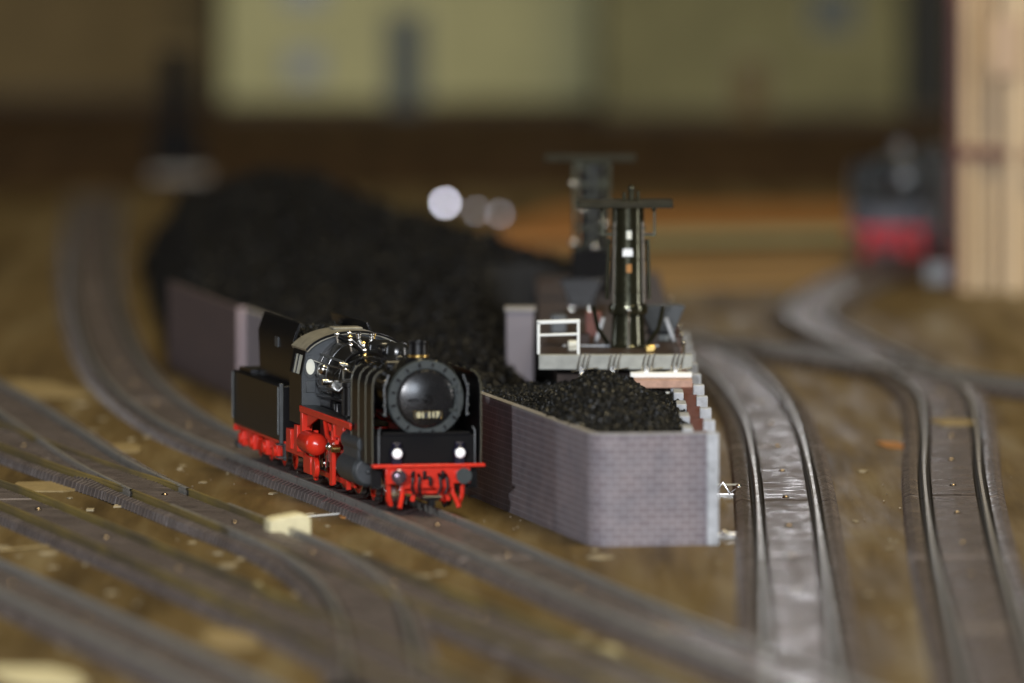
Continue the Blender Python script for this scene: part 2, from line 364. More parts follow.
def make_loco(label, group=None):
    R = empty('steam_locomotive', (0, 0, 0), 0, label, 'locomotive', group)
    K, BZ = M['black'], 3.22
    # boiler and smokebox (axis runs back along +y)
    b = MB()
    b.lathe([(1.04, .62), (1.04, 3.1), (.99, 3.14), (.98, 6.2), (1.06, 7.8), (1.2, 9.2), (1.22, 11.3)], (0, 0, BZ), (0, 1, 0), 48)
    bo = b.build('boiler', M['boiler'], R)
    for y in (3.9, 5.3, 6.7, 8.1, 9.5, 10.7):
        m = MB(); rr = .985 if y < 6.2 else 1.0 if y < 7 else 1.08 if y < 9 else 1.205
        m.lathe([(rr, 0), (rr + .022, .01), (rr + .022, .11), (rr, .12)], (0, y, BZ), (0, 1, 0), 48); m.build('boiler_band', M['boiler'], bo)
    r = MB(); r.lathe([(.86, -.02), (.88, -.05), (1.10, -.05), (1.13, 0), (1.13, .14), (1.04, .17), (.86, .17)], (0, .48, BZ), (0, 1, 0), 56, caps=False)
    ro = r.build('smokebox_ring', M['ring'], R)
    for k in range(16):
        t = 2 * PI * (k + .5) / 16; c = Vector((math.cos(t) * .99, .42, BZ + math.sin(t) * .99))
        q = MB(); q.box(c, (.05, .07, .12) if k % 2 else (.06, .09, .14), ('Y', PI / 2 - t)); q.build('door_clamp', M['black'], ro)
    d = MB(); d.lathe([(.88, .0), (.84, -.05), (.74, -.09), (.6, -.13), (.42, -.17), (.22, -.195), (0, -.205)], (0, .5, BZ), (0, 1, 0), 56)
    do = d.build('smokebox_door', M['door'], R)
    h = MB(); h.cyl((0, .27, BZ), (0, .16, BZ), .07); h.lathe([(.1, -.015), (.13, -.015), (.13, .015), (.1, .015), (.1, -.015)], (0, .17, BZ), (0, 1, 0), 20, caps=False); h.build('door_handwheel', K, do)
    h = MB(); h.box((-.42, .24, BZ - .02), (.36, .03, .045), ('Z', .26)); h.build('door_handle', K, do)
    h = MB()
    for zz in (-.34, .34): h.box((.82, .42, BZ + zz), (.3, .05, .08), ('Z', .3))
    h.cyl((.97, .4, BZ - .5), (.97, .4, BZ + .5), .04); h.build('door_hinge', M['ring'], do)
    # number plate
    p = MB(); p.box((.02, .235, BZ - .46), (.78, .03, .2), ('X', -.18)); po = p.build('number_plate', M['plate'], do, bevel=.01)
    fr = MB()
    for zz in (-.095, .095): fr.box((.02, .22, BZ - .46 + zz), (.8, .012, .012), ('X', -.18))
    for xx in (-.38, .42): fr.box((xx, .22, BZ - .46), (.012, .012, .2), ('X', -.18))
    fr.build('plate_rim', M['brass'], po)
    cu = bpy.data.curves.new('plate_number', 'FONT'); cu.body = '01 117'; cu.size = .23; cu.align_x = 'CENTER'; cu.align_y = 'CENTER'; cu.extrude = .006; cu.offset = .004; cu.space_character = 1.05
    tmp = bpy.data.objects.new('tmp', cu); C.objects.link(tmp)
    bpy.context.view_layer.update()
    me = bpy.data.meshes.new_from_object(tmp.evaluated_get(bpy.context.evaluated_depsgraph_get())); bpy.data.objects.remove(tmp)
    me.materials.clear(); me.materials.append(mat('number_cream', (.8, .74, .45), .35))
    to = bpy.data.objects.new('plate_number', me); C.objects.link(to); to.parent = po
    to.location = (.02, .212, BZ - .465); to.rotation_euler = (PI / 2 - .18, 0, 0)
    # chimney, domes, fittings
    c = MB(); c.lathe([(.44, -.1), (.36, .02), (.285, .1), (.275, .5), (.3, .53), (.3, .6), (.24, .6), (.23, .3)], (0, 1.55, BZ + 1.02), n=28)
    co = c.build('chimney', K, R)
    q = MB(); q.lathe([(.285, .12), (.305, .13), (.305, .19), (.285, .2)], (0, 1.55, BZ + 1.02), n=28); q.build('chimney_band', M['brass'], co)
    for y, hh, rr in ((4.7, .42, .36), (7.0, .36, .42)):
        q = MB(); q.lathe([(rr + .12, -.12), (rr, .05), (rr, hh * .6), (rr * .85, hh * .85), (rr * .5, hh), (0, hh * 1.03)], (0, y, BZ + .96), n=28); q.build('steam_dome', M['boiler'], R)
    q = MB(); q.box((0, 5.85, BZ + 1.08), (.6, .9, .26)); q.build('sand_box', K, R, bevel=.06)
    q = MB(); q.cyl((-.75, 2.6, BZ + .85), (.75, 2.6, BZ + .85), .17); q.build('feedwater_heater', K, R)
    for k in range(9):
        yy = 6.2 + k * .55; xx = -.62 + .09 * (k % 4); zz = BZ + math.sqrt(max(0, (1.0 if yy < 7.8 else 1.1 if yy < 9 else 1.22) ** 2 - xx * xx)) + .01
        q = MB(); q.cyl((xx, yy, zz - .05), (xx - .04, yy, zz + .1 + .05 * (k % 3)), .05, n=8); q.sphere((xx - .04, yy, zz + .13 + .05 * (k % 3)), .07, 8, 6); q.build('boiler_cock', M['steel'] if k % 3 else M['brass'], R)
    q = MB(); q.tube([(-.55, 3.6, BZ + .95), (-.5, 5.2, BZ + 1.02), (-.62, 6.4, BZ + .95), (-.5, 8.4, BZ + 1.08), (-.5, 9.4, BZ + 1.18), (-.5, 11.1, BZ + 1.2)], .05, 8); q.build('steam_pipe', K, R)
    q = MB(); q.tube([(-.98, 3.6, BZ + .6), (-1.0, 6.0, BZ + .62), (-1.05, 6.2, BZ + .2), (-1.05, 7.6, BZ + .1), (-1.0, 7.9, BZ + .62), (-1.05, 11.1, BZ + .66)], .04, 8); q.build('steam_pipe', M['darkgrey'], R)
    for x in (-.2, .2):
        q = MB(); q.lathe([(.07, 0), (.07, .14), (.1, .16), (.1, .2), (.04, .24)], (x, 9.6, BZ + 1.15), n=12); q.build('safety_valve', M['steel'], R)
    q = MB(); q.lathe([(.05, 0), (.05, .12), (.08, .14), (.08, .2), (0, .24)], (.42, 10.4, BZ + 1.1), n=12); q.build('whistle', M['brass'], R)
    q = MB(); q.cyl((.3, 3.6, BZ + 1.12), (.3, 4.15, BZ + 1.12), .12); q.build('turbo_generator', M['darkgrey'], R)
    for s in (-1, 1):
        # handrails, pipes along the boiler
        hr = MB(); hr.tube([(s * 1.1, .9, BZ + .45), (s * 1.12, 3, BZ + .45), (s * 1.14, 8, BZ + .45), (s * 1.25, 9.4, BZ + .46), (s * 1.26, 11.1, BZ + .48)], .028)
        for y in (1.2, 3.2, 5.2, 7.2, 9.2, 10.8): hr.sphere((s * 1.06, y, BZ + .45), .055, 8, 6)
        hr.build('handrail', M['steel'] if s < 0 else K, R)
        pp = MB(); pp.tube([(s * .95, 3.3, BZ + .75), (s * .9, 4.6, BZ + .72), (s * .93, 4.8, BZ + .5), (s * 1.08, 6.4, BZ + .1), (s * 1.12, 7.8, BZ - .25), (s * 1.16, 10.8, BZ - .3)], .05)
        pp.tube([(s * .72, 3.4, BZ + .92), (s * .72, 6.3, BZ + .86), (s * .8, 6.6, BZ + .75), (s * .95, 6.8, BZ + .4), (s * 1.05, 6.9, BZ - .2), (s * 1.1, 6.9, BZ - .8)], .045)
        pp.tube([(s * .5, 7.2, BZ + 1.0), (s * .8, 7.6, BZ + .8), (s * 1.1, 8.6, BZ + .2), (s * 1.18, 8.9, BZ - .8)], .04)
        pp.tube([(s * 1.18, 4, BZ - .45), (s * 1.2, 8, BZ - .5), (s * 1.2, 11, BZ - .55)], .045)
        pp.build('pipe', K, R)
        v = MB(); v.cyl((s * 1.02, 7.2, BZ + .55), (s * 1.26, 7.2, BZ + .6), .09, n=12); v.build('valve', M['steel'], R)
        v = MB(); v.cyl((s * 1.2, 8.0, BZ - .1), (s * 1.2, 8.35, BZ - .1), .13, n=14); v.build('valve', M['steel'], R)
        v = MB(); v.sphere((s * 1.22, 9.9, BZ + .28), .16, 12, 8); v.build('valve', M['steel'], R)
        v = MB(); v.cyl((s * 1.15, 9.2, BZ - .05), (s * 1.38, 9.2, BZ - .05), .1, n=12); v.build('valve', M['steel'], R)
        pm = MB(); pm.cyl((s * 1.3, 5.4, 2.42), (s * 1.3, 5.4, 3.25), .2, n=18); pm.cyl((s * 1.3, 5.4, 3.27), (s * 1.3, 5.4, 3.4), .24, n=18); pm.cyl((s * 1.3, 5.9, 2.42), (s * 1.3, 5.9, 3.0), .13, n=14)
        pm.build('air_pump', K, R)
        # steam pipe from smokebox to cylinder
        sp = MB(); sp.tube([(s * .9, 3.1, BZ + .1), (s * 1.2, 3.15, BZ - .5), (s * 1.32, 3.2, 2.2), (s * 1.36, 3.2, 1.7)], .24, 14); sp.build('steam_pipe', K, R)
        # running board with red edge
        rb = MB(); rb.box((s * 1.42, 7.2, 2.32), (.5, 8.0, .06)); rbo = rb.build('running_board', K, R, bevel=.01)
        e = MB(); e.box((s * 1.68, 7.2, 2.24), (.05, 8.0, .2)); e.box((s * 1.52, 11.05, 1.8), (.32, .3, 1.05)); e.prism([(10.6, 2.15), (10.6, 1.72), (8.7, 2.15)], 'x', s * 1.5, s * 1.58); e.box((s * 1.5, 6.4, 1.95), (.2, .2, .5)); e.box((s * 1.5, 5.3, 1.98), (.24, 1.1, .34)); e.box((s * 1.48, 7.6, 2.0), (.12, .25, .4))
        e.build('valance', M['red'], rbo, bevel=.02)
        # smoke deflector: tall plate with the top turned in
        path = [(1.60, 1.32), (1.61, 2.2), (1.61, 3.2), (1.60, 3.62), (1.55, 3.85), (1.44, 3.99), (1.30, 4.06)]
        outer = [(s * a, z) for a, z in path]; inner = [(s * (a - .055), z - .02) for a, z in path][::-1]
        dm = MB(); dm.prism(outer + inner, 'y', .32, 3.5); dfo = dm.build('smoke_deflector', K, R, bevel=.012)
        rim = MB()
        for yy in (.32, 1.35, 2.4, 3.5): rim.tube([(s * (a + .002), yy, z) for a, z in path], .009, 6)
        rim.build('deflector_rib', mat('rib_olive', (.16, .15, .09), .4) if s < 0 and 'rib_olive' not in bpy.data.materials else bpy.data.materials.get('rib_olive', K), dfo)
        # cylinder
        cy = MB(); cy.cyl((s * 1.38, 2.2, 1.0), (s * 1.38, 4.7, 1.0), .46, n=28); cy.cyl((s * 1.38, 2.06, 1.0), (s * 1.38, 2.2, 1.0), .38, .46, n=28)
        cy.box((s * 1.36, 3.4, 1.5), (.6, 2.2, .9)); cy.cyl((s * 1.4, 2.15, 1.78), (s * 1.4, 4.75, 1.78), .3, n=22); cy.sphere((s * 1.38, 2.08, 1.0), .1, 10, 6)
        cyo = cy.build('cylinder', M['darkgrey'], R, bevel=.03)
        cv = MB()
        for k in range(8):
            t = 2 * PI * k / 8; cv.sphere((s * 1.38 + math.cos(t) * .33, 2.1, 1.0 + math.sin(t) * .33), .035, 6, 5)
        cv.build('cover_bolt', M['steel'], cyo)
        # wheels
        for y in (5.9, 8.05, 10.2): make_wheel(R, s * .86, y, 1.02, 14, s)
        for y in (1.5, 3.7): make_wheel(R, s * .84, y, .5, 9, s)
        make_wheel(R, s * .84, 12.6, .6, 10, s)
        # rods
        rd = MB(); rd.box((s * 1.1, 8.05, .66), (.07, 4.5, .13)); [rd.cyl((s * 1.03, y, .66), (s * 1.2, y, .66), .14, n=14) for y in (5.9, 8.05, 10.2)]
        rd.build('coupling_rod', M['steel'], R, bevel=.01)
        rd = MB(); rd.box((s * 1.24, 6.8, .84), (.07, 2.9, .12), ('X', -.12)); rd.cyl((s * 1.15, 8.05, .66), (s * 1.36, 8.05, .66), .15, n=14); rd.build('connecting_rod', M['steel'], R)
        rd = MB(); rd.box((s * 1.34, 5.3, 1.02), (.16, .34, .42)); rd.cyl((s * 1.36, 4.7, 1.0), (s * 1.36, 5.6, 1.0), .05, n=10); rd.box((s * 1.38, 5.6, 1.3), (.07, 1.9, .07)); rd.box((s * 1.38, 5.6, .78), (.07, 1.9, .06)); rd.build('crosshead', M['steel'], R)
        rd = MB(); rd.box((s * 1.48, 6.9, 1.5), (.06, 1.5, .09), ('X', .2)); rd.box((s * 1.5, 7.55, 1.35), (.07, .1, .9), ('X', .12)); rd.box((s * 1.46, 5.2, 1.62), (.06, 1.0, .07)); rd.box((s * 1.46, 5.0, 1.35), (.06, .1, .7), ('X', -.1)); rd.box((s * 1.46, 8.0, 1.05), (.05, .12, .8), ('X', .5)); rd.build('valve_gear', M['steel'], R)
        # red reservoir, red frame
        tk = MB(); tk.lathe([(0, 0), (.15, .03), (.27, .1), (.33, .22), (.34, .34), (.34, 1.7), (.27, 1.85), (0, 1.9)], (s * 1.62, 8.6, 1.32), (0, 1, 0), 24); tk.build('air_reservoir', M['red'], R)
        for (c, d, r_) in (((1.55, 6.6, 1.1), (.12, .2, 1.6), None), ((1.42, 7.4, .85), (.14, .16, 1.3), ('X', .15)), ((1.42, 4.95, .6), (.14, .14, .7), ('X', -.15)), ((1.5, 9.6, .95), (.12, .2, 1.5), None)):
            sf = MB(); sf.box((s * c[0], c[1], c[2]), d, r_); sf.build('brake_hanger', M['red'], R, bevel=.015)
        sf = MB(); sf.box((s * 1.5, 12.6, .9), (.12, 3.2, .3)); sf.box((s * 1.52, 12.0, 1.3), (.3, .5, .8)); sf.box((s * 1.52, 13.3, 1.2), (.26, .7, .6)); sf.box((s * 1.5, 11.2, .95), (.12, .3, 1.0)); sf.build('trailing_frame', M['red'], R, bevel=.015)
        for y in (7.0, 9.1):
            q = MB(); q.prism([(y - .5, .35), (y + .5, .35), (y + .35, 1.35), (y - .35, 1.35)], 'x', s * 1.0 - .04, s * 1.0 + .04); q.build('frame_plate', M['red'], R, bevel=.02)
        q = MB(); q.box((s * 1.6, 10.3, .62), (.1, 1.1, .55)); q.cyl((s * 1.55, 9.0, .62), (s * 1.7, 9.0, .62), .3, n=20); q.build('guard_plate', M['red'], R, bevel=.03)
        q = MB(); q.tube([(s * 1.6, 7.6, 2.1), (s * 1.62, 7.2, 1.7), (s * 1.6, 6.6, 1.55), (s * 1.6, 5.8, 1.6)], .07, 8); q.build('lubricator_pipe', M['red'], R)
        q = MB(); q.sphere((s * 1.66, 6.6, 1.42), .13, 12, 8); q.build('gear_knob', M['steel'], R)
        q = MB(); q.cyl((s * 1.5, 5.9, 1.4), (s * 1.74, 5.9, 1.4), .12, n=14); q.build('gear_knob', M['brass'], R)
        q = MB(); q.box((s * 1.22, 8.2, .38), (.08, 6.6, .16)); q.build('brake_rod', M['red'], R, bevel=.02)
        q = MB(); q.box((s * 1.3, 6.0, 1.72), (.3, 1.6, .3)); q.build('motion_bracket', M['red'], R, bevel=.04)
        # headlights
        hl = MB(); hl.cyl((s * .93, .02, 1.68), (s * .93, .34, 1.68), .2, n=24); hl.box((s * .93, .2, 1.5), (.3, .26, .44)); hl.box((s * .93, .2, 1.92), (.26, .26, .12))
        hlo = hl.build('headlight', mat('lamp_housing', (.012, .012, .03), .25) if 'lamp_housing' not in bpy.data.materials else bpy.data.materials['lamp_housing'], R, bevel=.04)
        q = MB(); q.lathe([(.145, 0), (.12, -.03), (.06, -.05), (0, -.055)], (s * .93, .02, 1.66), (0, 1, 0), 20); q.build('lens', M['lampglass'], hlo)
        # buffers: the viewer's left one domed and bright, the right one flat
        bf = MB(); bf.cyl((s * .96, -.35, 1.02), (s * .96, .1, 1.02), .1, n=16); bf.cyl((s * .96, -.05, 1.02), (s * .96, .1, 1.02), .16, n=16)
        bfo = bf.build('buffer', M['red'], R)
        if s < 0: q = MB(); q.lathe([(.22, 0), (.215, -.04), (.16, -.09), (.08, -.115), (0, -.12)], (s * .96, -.36, 1.02), (0, 1, 0), 24); q.build('buffer_head', mat('buffer_steel_dark', (.16, .12, .15), .2, .7) if 'buffer_steel_dark' not in bpy.data.materials else bpy.data.materials['buffer_steel_dark'], bfo)
        else: q = MB(); q.cyl((s * .96, -.4, 1.02), (s * .96, -.34, 1.02), .23, n=24); q.build('buffer_head', M['ring'], bfo)
        gi = MB(); gi.tube([(s * .72, .25, .85), (s * .74, .2, .5), (s * .84, .0, .22), (s * .88, -.06, .08)], .07, 8); gi.tube([(s * 1.1, .5, .85), (s * 1.08, .5, .4), (s * 1.0, .6, .12)], .07, 8); gi.build('guard_iron', M['red'], R)
        st = MB(); st.box((s * 1.42, .75, .62), (.3, .3, .05)); st.box((s * 1.42, .75, .95), (.3, .05, .6)); st.box((s * 1.42, .6, .35), (.22, .26, .04)); st.build('step', K, R)
        hs = MB()
        for xx in (.3, .5): hs.tube([(s * xx, .05, 1.05), (s * xx, -.12, .95), (s * (xx + .03), -.14, .7), (s * (xx - .04), -.1, .48)], .045, 8)
        hs.build('brake_hose', K, R)
        hd = MB(); hd.tube([(s * 1.42, .3, 1.32), (s * 1.42, .3, 2.3), (s * 1.36, .35, 2.4)], .022, 6); hd.tube([(s * 1.2, .42, BZ - .5), (s * 1.24, .42, BZ + .3), (s * 1.1, .45, BZ + .7)], .03, 6)
        for zz in (-.45, -.2, .1, .4): hd.sphere((s * 1.24, .42, BZ + zz), .05, 8, 6)
        hd.build('front_handrail', M['darkgrey'], R)
        # cab side
        cs = MB(); y0, y1, z0, z1 = 11.3, 13.2, 1.75, 4.12
        cs.box((s * 1.6, (y0 + y1) / 2, 2.5), (.06, y1 - y0, 1.5)); sl = lambda z: 1.63 - (z - 3.22) * .2
        for (ya, yb, za, zb) in ((y0, y1, 3.82, 3.97), (y0, y0 + .34, 3.24, 3.82), (y1 - .4, y1, 3.24, 3.82), (12.25, 12.33, 3.24, 3.82)): cs.prism([(s * sl(za), za), (s * (sl(za) - .06), za), (s * (sl(zb) - .06), zb), (s * sl(zb), zb)], 'y', ya, yb)
        cso = cs.build('cab_side', K, R)
        q = MB(); q.box((s * 1.53, 12.1, 3.54), (.02, 1.3, .6), ('Y', -s * .2)); q.build('side_window', M['glass'], cso)
    # front deck: sloping apron and platform
    a = MB(); a.prism([(.36, 1.34), (.42, 2.16), (3.4, 2.16), (3.4, 1.34)], 'x', -1.5, 1.5); a.box((0, .55, 2.2), (2.6, .3, .1)); a.build('front_apron', M['mattblack'], R, bevel=.03)
    sd = MB(); sd.box((0, 1.7, 2.35), (1.3, 2.1, .5)); sd.build('smokebox_saddle', K, R, bevel=.05)
    bb = MB(); bb.box((0, .12, 1.3), (3.32, .34, .09)); bb.box((0, .17, 1.02), (2.5, .12, .5)); bb.box((0, .14, .72), (1.5, .1, .16)); bb.build('buffer_beam', M['red'], R, bevel=.02)
    for xx in (-.45, -.12, .42): dt = MB(); dt.box((xx, .07, 1.02), (.1, .09, .26)); dt.build('beam_bracket', K, R, bevel=.02)
    dt = MB()
    dt.cyl((0, .1, .95), (0, -.2, .95), .06, n=10); dt.box((.0, -.2, .85), (.1, .06, .26)); dt.build('coupling_hook', K, R, bevel=.02)
    cp = MB(); cp.tube([(-.28, .3, .42), (-.3, -.25, .4), (-.26, -.5, .42), (.26, -.5, .42), (.3, -.25, .4), (.28, .3, .42)], .04, 8); cp.box((0, .1, .38), (.44, .9, .14)); cp.box((0, -.3, .3), (.2, .25, .3)); cp.build('coupling_loop', K, R)
    rl = MB()
    for xx in (-.4, .36, .55): rl.box((xx, .22, .5), (.13, .1, .5), ('Y', .25 if xx < 0 else -.3))
    rl.box((0, .6, .55), (1.5, .12, .2)); rl.build('pilot_frame', M['red'], R, bevel=.02)
    fm = MB(); fm.box((0, 7, 1.35), (1.2, 13, 1.0)); fm.build('main_frame', M['red'], R, bevel=.03)
    fb = MB(); fb.box((0, 9.9, 2.0), (2.2, 2.4, 1.2)); fb.build('firebox', K, R, bevel=.08)
    # cab front wall with windows, arched roof
    arc = [(math.sin(t) * 1.64, 3.96 + (math.cos(t) - math.cos(1.15)) / (1 - math.cos(1.15)) * .54) for t in [(-1.15 + 2.3 * k / 16) / 1.0 for k in range(17)]]
    sc_ = 1.47 / arc[-1][0]; arc = [(x * sc_, z) for x, z in arc]
    fw = MB(); fw.prism([(-1.62, 2.1), (-1.62, 3.22)] + arc + [(1.62, 3.22), (1.62, 2.1)], 'y', 11.22, 11.3); fwo = fw.build('cab_front', M['darkgrey'], R)
    for s in (-1, 1):
        q = MB(); q.lathe([(.2, 0), (.2, .06), (.14, .065), (.14, .0), (.2, 0)], (s * 1.37, 11.15, 3.5), (0, 1, 0), 20, sy=1.7, caps=False); q.build('window_frame', M['darkgrey'], fwo)
        q = MB(); q.lathe([(.15, 0), (.15, .02)], (s * 1.37, 11.185, 3.5), (0, 1, 0), 20, sy=1.7); q.build('window_pane', M['cream'], fwo)
        q = MB(); q.box((s * 1.35, 11.2, 2.9), (.3, .05, .36)); q.build('cab_hatch', M['darkgrey'], fwo, bevel=.015)
    rf = MB(); top = [(x * 1.03, z + .06) for x, z in arc]; rf.prism(top + [(x, z - .02) for x, z in arc][::-1], 'y', 11.05, 13.5); rfo = rf.build('cab_roof', M['roof'], R)
    q = MB(); q.box((0, 12.6, 4.57), (.9, .7, .08)); q.build('roof_vent', M['roof'], rfo, bevel=.03)
    q = MB(); q.tube([(x * 1.035, 11.03, z + .05) for x, z in arc], .035, 6); q.build('roof_edge', K, rfo)
    q = MB(); q.box((0, 13.4, 2.2), (2.9, 1.4, .1)); q.build('cab_floor', K, R)
    # tender
    T = empty('tender', (0, 0, 0), 0, label.replace('steam locomotive', 'coal tender coupled behind the steam locomotive') if False else '', 'tender', group)
    tb = MB(); tb.box((0, 18.75, 1.85), (3.24, 8.0, 1.7)); tbo = tb.build('tank', K, T, bevel=.05)
    for s in (-1, 1):
        for y in (14.9, 22.6):
            q = MB(); q.tube([(s * 1.66, y, 1.2), (s * 1.66, y, 2.65)], .033, 6); q.build('tender_handrail', M['ring'], tbo)
    for s in (-1, 1):
        q = MB(); q.box((s * 1.6, 14.72, 1.85), (.12, .12, 1.85)); q.build('corner_post', M['darkgrey'], T, bevel=.02)
        q = MB()
        for zz in (.5, .9): q.box((s * 1.55, 15.0, zz), (.26, .4, .05))
        q.box((s * 1.45, 15.0, .8), (.05, .3, .8)); q.build('tender_step', M['darkgrey'], T)
    q = MB(); q.prism([(-1.2, 2.68), (-1.26, 4.1), (-1.08, 4.62), (-1.0, 4.62), (-1.16, 4.1), (-1.1, 2.68), (1.1, 2.68), (1.16, 4.1), (1.0, 4.62), (1.08, 4.62), (1.26, 4.1), (1.2, 2.68)], 'y', 14.5, 20.4)
    q.box((0, 14.6, 3.4), (2.2, .08, 1.5)); q.box((0, 20.36, 3.4), (2.2, .08, 1.5)); q.build('coal_bunker', M['black'], T, bevel=.02)
    q = MB(); q.box((-1.27, 17.2, 3.9), (.03, .5, .3)); q.build('bunker_hatch', M['darkgrey'], T)
    q = MB(); q.box((0, 21.6, 2.76), (2.9, 1.9, .1)); q.cyl((-.5, 21.6, 2.78), (-.5, 21.6, 2.95), .3, n=18); q.build('water_hatch', K, T)
    cm = MB()
    for _ in range(500):
        lump(cm, (random.uniform(-1, 1), random.uniform(15.2, 20.2), 4.0 + random.uniform(-.1, .25)), random.uniform(.08, .16))
    cm.box((0, 17.7, 3.8), (2.1, 5.2, .3))
    tag(cm.build('coal_load', M['coal'], T, smooth=0), kind='stuff')
    for y in (16.0, 17.8, 20.0, 21.8):
        for s in (-1, 1): make_wheel(T, s * .84, y, .56, 9, s)
    for y in (16.9, 20.9):
        for s in (-1, 1):
            q = MB(); q.prism([(y - 1.5, .75), (y - 1.2, 1.0), (y + 1.2, 1.0), (y + 1.5, .75), (y + 1.2, .42), (y + .4, .62), (y - .4, .62), (y - 1.2, .42)], 'x', s * 1.36 - .09, s * 1.36 + .09)
            for yy in (y - .9, y + .9): q.box((s * 1.44, yy, .62), (.2, .5, .46)); q.cyl((s * 1.52, yy, .62), (s * 1.62, yy, .62), .17, n=14)
            q.box((s * 1.34, y, .74), (.16, .5, .2)); q.build('bogie_frame', M['red'], T, bevel=.02)
    q = MB(); q.box((0, 18.75, .97), (3.1, 7.9, .12)); q.box((0, 18.75, .75), (1.2, 7.6, .4)); q.box((0, 22.75, .95), (3.2, .14, .3)); q.build('tender_frame', M['red'], T, bevel=.02)
    q = MB(); q.cyl((-1.5, 22.0, .4), (-1.5, 22.6, .4), .12, n=12); q.build('tender_step_box', M['darkgrey'], T)
    return R, T

ICO = None
def lump(mb, c, r):
    """one angular lump of coal"""
    global ICO
    if ICO is None:
        g = (1 + 5 ** .5) / 2
        ICO = ([Vector(v).normalized() for v in ((-1,g,0),(1,g,0),(-1,-g,0),(1,-g,0),(0,-1,g),(0,1,g),(0,-1,-g),(0,1,-g),(g,0,-1),(g,0,1),(-g,0,-1),(-g,0,1))],
               [(0,11,5),(0,5,1),(0,1,7),(0,7,10),(0,10,11),(1,5,9),(5,11,4),(11,10,2),(10,7,6),(7,1,8),(3,9,4),(3,4,2),(3,2,6),(3,6,8),(3,8,9),(4,9,5),(2,4,11),(6,2,10),(8,6,7),(9,8,1)])
    sx, sy, sz = (random.uniform(.6, 1.2) for _ in range(3)); m = Matrix.Rotation(random.uniform(0, 6.3), 3, Vector((random.uniform(-1, 1), random.uniform(-1, 1), random.uniform(-1, 1))).normalized())
    vs = []
    for v in ICO[0]:
        q = m @ Vector((v.x * sx, v.y * sy, v.z * sz)) * (r * random.uniform(.75, 1.2)); vs.append((q.x + c[0], q.y + c[1], q.z + c[2]))
    mb.add(vs, ICO[1])

p0 = gp(429, 526, .0); p1 = gp(266, 462, .0)
ANG = math.atan2(p0[0] - p1[0], p1[1] - p0[1])
loco, tender = make_loco('black steam locomotive with red running gear and domed smokebox door')
loco['label'] = 'sharp black steam locomotive with red running gear beside the brick bunker'
tender['label'] = 'black coal tender with red bogies coupled behind the sharp locomotive'
LZ = .45
loco.location = tender.location = (p0[0], p0[1], LZ)
loco.rotation_euler = tender.rotation_euler = (0, 0, ANG)
l2, t2 = copy_tree(loco), copy_tree(tender)
q0 = gp(888, 270, 0)
for o in (l2, t2):
    o.location = (q0[0], q0[1], LZ); o.rotation_euler = (0, 0, math.radians(-19)); o.scale = (1.14, 1.14, 1.04)
for c_ in list(l2.children_recursive):
    if c_.name.startswith('plate_number'): bpy.data.objects.remove(c_)
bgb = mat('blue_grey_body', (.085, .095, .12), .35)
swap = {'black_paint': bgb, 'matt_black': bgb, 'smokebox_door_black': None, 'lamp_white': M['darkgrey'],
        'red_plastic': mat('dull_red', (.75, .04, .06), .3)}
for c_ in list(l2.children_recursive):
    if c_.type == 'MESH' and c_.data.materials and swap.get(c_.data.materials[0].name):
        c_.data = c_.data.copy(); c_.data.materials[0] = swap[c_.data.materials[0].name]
l2['label'] = 'far blurred dark locomotive with red buffer beam beside the timber wall'
t2['label'] = 'dark tender behind the far blurred locomotive by the timber wall'
for o in (loco, l2): o['group'] = 'steam locomotives'
for o in (tender, t2): o['group'] = 'locomotive tenders'

# ------------------------------------------------------------------ brick coal bunker wall
def ribbon(path, h, th, z0=0):
    """wall along a plan path; outer face on the path, thickness inwards; uv = metres along, height"""
    P = [Vector(p) for p in path]; mb = MB(); mb.uv = []; s = 0; n = len(P)
    for i, p in enumerate(P):
        if i: s += (p - P[i - 1]).length
        a = (P[min(i + 1, n - 1)] - P[max(i - 1, 0)]).normalized(); nr = Vector((-a.y, a.x)) * th
        for q, z, uu in ((p, z0, 0), (p, h, 0), (p + nr, h, 0), (p + nr, z0, 0)):
            mb.v.append((q.x, q.y, z)); mb.uv.append((s, z))
    for i in range(n - 1):
        o = i * 4
        for k in range(4): mb.f.append((o + k, o + (k + 1) % 4, o + 4 + (k + 1) % 4, o + 4 + k))
    mb.f.append((0, 1, 2, 3)); mb.f.append(tuple((n - 1) * 4 + k for k in (3, 2, 1, 0)))
    return mb
A = Vector(gp(243, 401)); B = Vector(gp(592, 547)); D = Vector(gp(712, 545)); E = Vector(gp(168, 368))
d1 = (B - A).normalized(); d2 = (D - B).normalized(); rr = .8
corner = [B - d1 * rr * (1 - t) ** 2 + d2 * rr * t ** 2 for t in [k / 10 for k in range(11)]]
WH = 3.15
F = Vector((-16.6, 426))
bw = empty('coal_bunker_wall', (0, 0, 0), 0, 'long mauve brick retaining wall holding the coal, rounded corner facing the camera', 'wall')
front_path = [A + (B - A) * (k / 40) for k in range(40) if (A + (B - A) * (k / 40) - B).length > rr] + corner + [D]
ribbon(front_path, WH, .16).build('brick_face', M['brick'], bw, smooth=30)
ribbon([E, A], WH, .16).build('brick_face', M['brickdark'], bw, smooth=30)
ribbon([p + Vector((0, -.02)) for p in front_path], WH + .06, .24, WH + .003).build('coping', M['coping'], bw, smooth=30)
q = MB(); q.box((A.x, A.y - .1, WH / 2 + .05), (.34, .34, WH + .1)); q.build('corner_post', mat('post_pinkgrey', (.34, .26, .27), .6), bw, bevel=.03)
